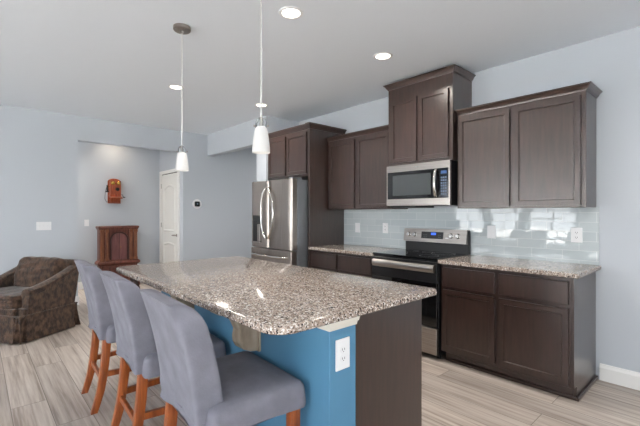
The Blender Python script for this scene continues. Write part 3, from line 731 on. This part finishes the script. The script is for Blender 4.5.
# skirt with corner pleats
bm = B()
def skirt_pts(o, z):
    pts = []
    x0, x1, y0, y1 = -.335-o, .33+o, -HWD-o, HWD+o
    n = 8
    for (ax, ay, bx, by) in ((x1, y0, x1, y1), (x1, y1, x0, y1), (x0, y1, x0, y0), (x0, y0, x1, y0)):
        for k, s in enumerate((0, .03, .07, .10, .16, .3, .5, .7, .9, .95)):
            px, py = ax+(bx-ax)*s, ay+(by-ay)*s
            if k in (2, 9):           # pleat beside each corner
                px -= (1 if px > 0 else -1)*.05*(abs(bx-ax) < .01)*(z < .22); py -= (1 if py > 0 else -1)*.05*(abs(by-ay) < .01)*(z < .22)
            pts.append((px, py, z))
    return pts
loft(bm, [skirt_pts(-.008, .285), skirt_pts(0, .275), skirt_pts(.002, .2), skirt_pts(.014, .1), skirt_pts(.026, .012), skirt_pts(.018, .012), skirt_pts(-.012, .27)], cap=False)
obj('skirt', bm, 'velvet', t)
bm = B(); tube(bm, [(x, y, z) for x, y, z in skirt_pts(.002, .277)] + [skirt_pts(.002, .277)[0]], .006, 6); obj('skirt_piping', bm, 'velvet', t, True)
for x in (-.27, .27):
    for y in (-.33, .33):
        bm = B(); lathe(bm, [(.015, 0), (.02, .0), (.026, .25), (.015, .25)], (x, y, 0), 12); obj('foot', bm, 'mahogany', t, True)

# ------------------------------------------------------------------ wooden cabinet in the alcove
t = thing('wooden_cabinet', 'carved reddish-brown wooden cabinet with arched door below the wall telephone', 'cabinet', (AX+.018, -1.782, 0), R(90))
# local: faces -y ; x along the wall, y from 0 (wall) to -.19
YC = -.185
def mould(bm, prof): loft(bm, [[(-.315-o, -.002, z), (.315+o, -.002, z), (.315+o, YC-.005-o, z), (-.315-o, YC-.005-o, z)] for o, z in prof])
bm = B(); box(bm, -.31, .31, YC, -.005, .06, 1.06, .004, 1); obj('case', bm, 'mahogany', t)
bm = B(); mould(bm, ((0, 1.035), (.006, 1.04), (.014, 1.062), (.02, 1.067), (.02, 1.088), (.01, 1.098), (0, 1.098))); obj('top_moulding', bm, 'mahogany', t)
bm = B(); mould(bm, ((.03, 0), (.03, .09), (.022, .1), (.01, .13), (0, .14))); obj('plinth', bm, 'mahogany', t)
bm = B(); mould(bm, ((0, .40), (.02, .415), (.034, .43), (.034, .455), (.014, .475), (0, .485))); obj('waist_moulding', bm, 'mahogany', t)
for s in (-1, 1):
    for (a, w_) in ((.275, .055), (.197, .045)):
        bm = B()
        box(bm, s*a-w_/2, s*a+w_/2, YC-.025, YC, .485, 1.035, .004, 1); box(bm, s*a-w_/2-.006, s*a+w_/2+.006, YC-.032, YC, .485, .53, .004, 1); box(bm, s*a-w_/2-.006, s*a+w_/2+.006, YC-.032, YC, .985, 1.035, .004, 1)
        for k in range(3): tube(bm, [(s*a-w_/4+k*w_/4, YC-.026, .54), (s*a-w_/4+k*w_/4, YC-.026, .975)], .005, 6)
        obj('pilaster', bm, 'pilaster', t, label='golden brown fluted pilaster')
aw, az = .14, .86
arch = [(-aw, .50), (aw, .50), (aw, az)] + [(aw*math.cos(k*math.pi/14), az+.125*math.sin(k*math.pi/14)) for k in range(1, 14)] + [(-aw, az)]
bm = B(); prism(bm, arch, 'y', YC-.012, YC); dr = obj('arched_door', bm, 'mahogany_dark', t, label='darker arched double door')
bm = B(); tube(bm, [(x, YC-.014, z) for x, z in arch[1:] + arch[:1]], .014, 8); obj('arch_moulding', bm, 'arch', dr, True, 'dark arched moulding')
bm = B(); box(bm, -.003, .003, YC-.0145, YC-.01, .51, .98); obj('door_joint', bm, 'gap', dr)
bm = B(); lathe(bm, [(.001, 0), (.008, 0), (.008, .012), (.001, .014)], (.018, YC-.012, .72), 10, rx); obj('knob', bm, 'brass', dr, True)
for (a, b_) in ((-.29, -.01), (.01, .29)):
    bm = B(); shaker(bm, a, b_, YC, .15, .39, .012, .04, .006); obj('lower_door', bm, 'mahogany', t)

# ------------------------------------------------------------------ antique wall telephone
t = thing('wall_telephone', 'antique wooden wall telephone with brass bells hanging in the alcove', 'telephone', (AX, -1.815, 1.505), R(90))
bm = B()
ol = [(-.105, .0), (.105, .0), (.105, .40)] + [(.105*math.cos(k*math.pi/12), .40+.055*math.sin(k*math.pi/12)) for k in range(1, 12)] + [(-.105, .40)]
prism(bm, ol, 'y', -.02, 0); obj('backboard', bm, 'oak', t)
bm = B(); box(bm, -.088, .088, -.12, -.02, .10, .41, .006, 2); cs = obj('case', bm, 'oak', t)
bm = B(); box(bm, -.055, .055, -.124, -.118, .17, .33, .003, 1); obj('front_panel', bm, 'oak', cs, label='inset front panel')
bm = B(); prism(bm, [(-.02, .13), (-.20, .085), (-.205, .098), (-.02, .15)], 'x', -.095, .095); obj('writing_shelf', bm, 'oak', t)
bm = B(); box(bm, -.08, .08, -.09, -.02, .02, .09, .006, 2); obj('battery_box', bm, 'oak', t)
for s in (-1, 1):
    bm = B(); lathe(bm, [(.003, 0), (.036, .002), (.034, .016), (.022, .03), (.003, .036)], (s*.045, -.12, .365), 20, rx); obj('bell', bm, 'brass', t, True, 'brass bell')
bm = B(); tube(bm, [(0, -.12, .255), (0, -.19, .25), (0, -.20, .25)], .010, 10); lathe(bm, [(.004, 0), (.012, 0), (.032, .04), (.028, .04), (.004, .012)], (0, -.195, .25), 18, rx); obj('mouthpiece', bm, 'black', t, True, 'black horn mouthpiece')
bm = B(); tube(bm, [(-.088, -.07, .30), (-.115, -.07, .31), (-.125, -.09, .315)], .005, 8); obj('hook', bm, 'brass', t, True)
bm = B(); lathe(bm, [(.003, 0), (.028, 0), (.028, .012), (.014, .03), (.012, .11), (.016, .125), (.003, .128)], (-.125, -.075, .2), 16); obj('receiver', bm, 'black', t, True, 'black receiver')
bm = B(); tube(bm, [(-.125, -.075, .33), (-.16, -.075, .2), (-.165, -.07, .08), (-.13, -.05, .02), (-.08, -.04, .05)], .004, 6); obj('cord', bm, 'black', t, True)
bm = B(); tube(bm, [(.088, -.07, .16), (.13, -.07, .16), (.135, -.07, .12)], .006, 8); tube(bm, [(.13, -.07, .12), (.17, -.07, .115)], .009, 8); obj('crank', bm, 'black', t, True, 'dark crank')

# ------------------------------------------------------------------ small hook below the counter edge
bm = B(); tube(bm, [(-.285, -2.892, .881), (-.262, -2.895, .866), (-.235, -2.895, .862), (-.20, -2.893, .868), (-.172, -2.893, .858), (-.15, -2.893, .84), (-.138, -2.893, .826), (-.15, -2.895, .816)], .01, 8, [.011, .012, .011, .010, .012, .013, .014, .010])
tag(obj('bag_hook', bm, mat('dark_brown_iron', srgb(48, 28, 24), .5), smooth=True), 'small dark brown hook hanging below the island counter edge between stools', 'hook')
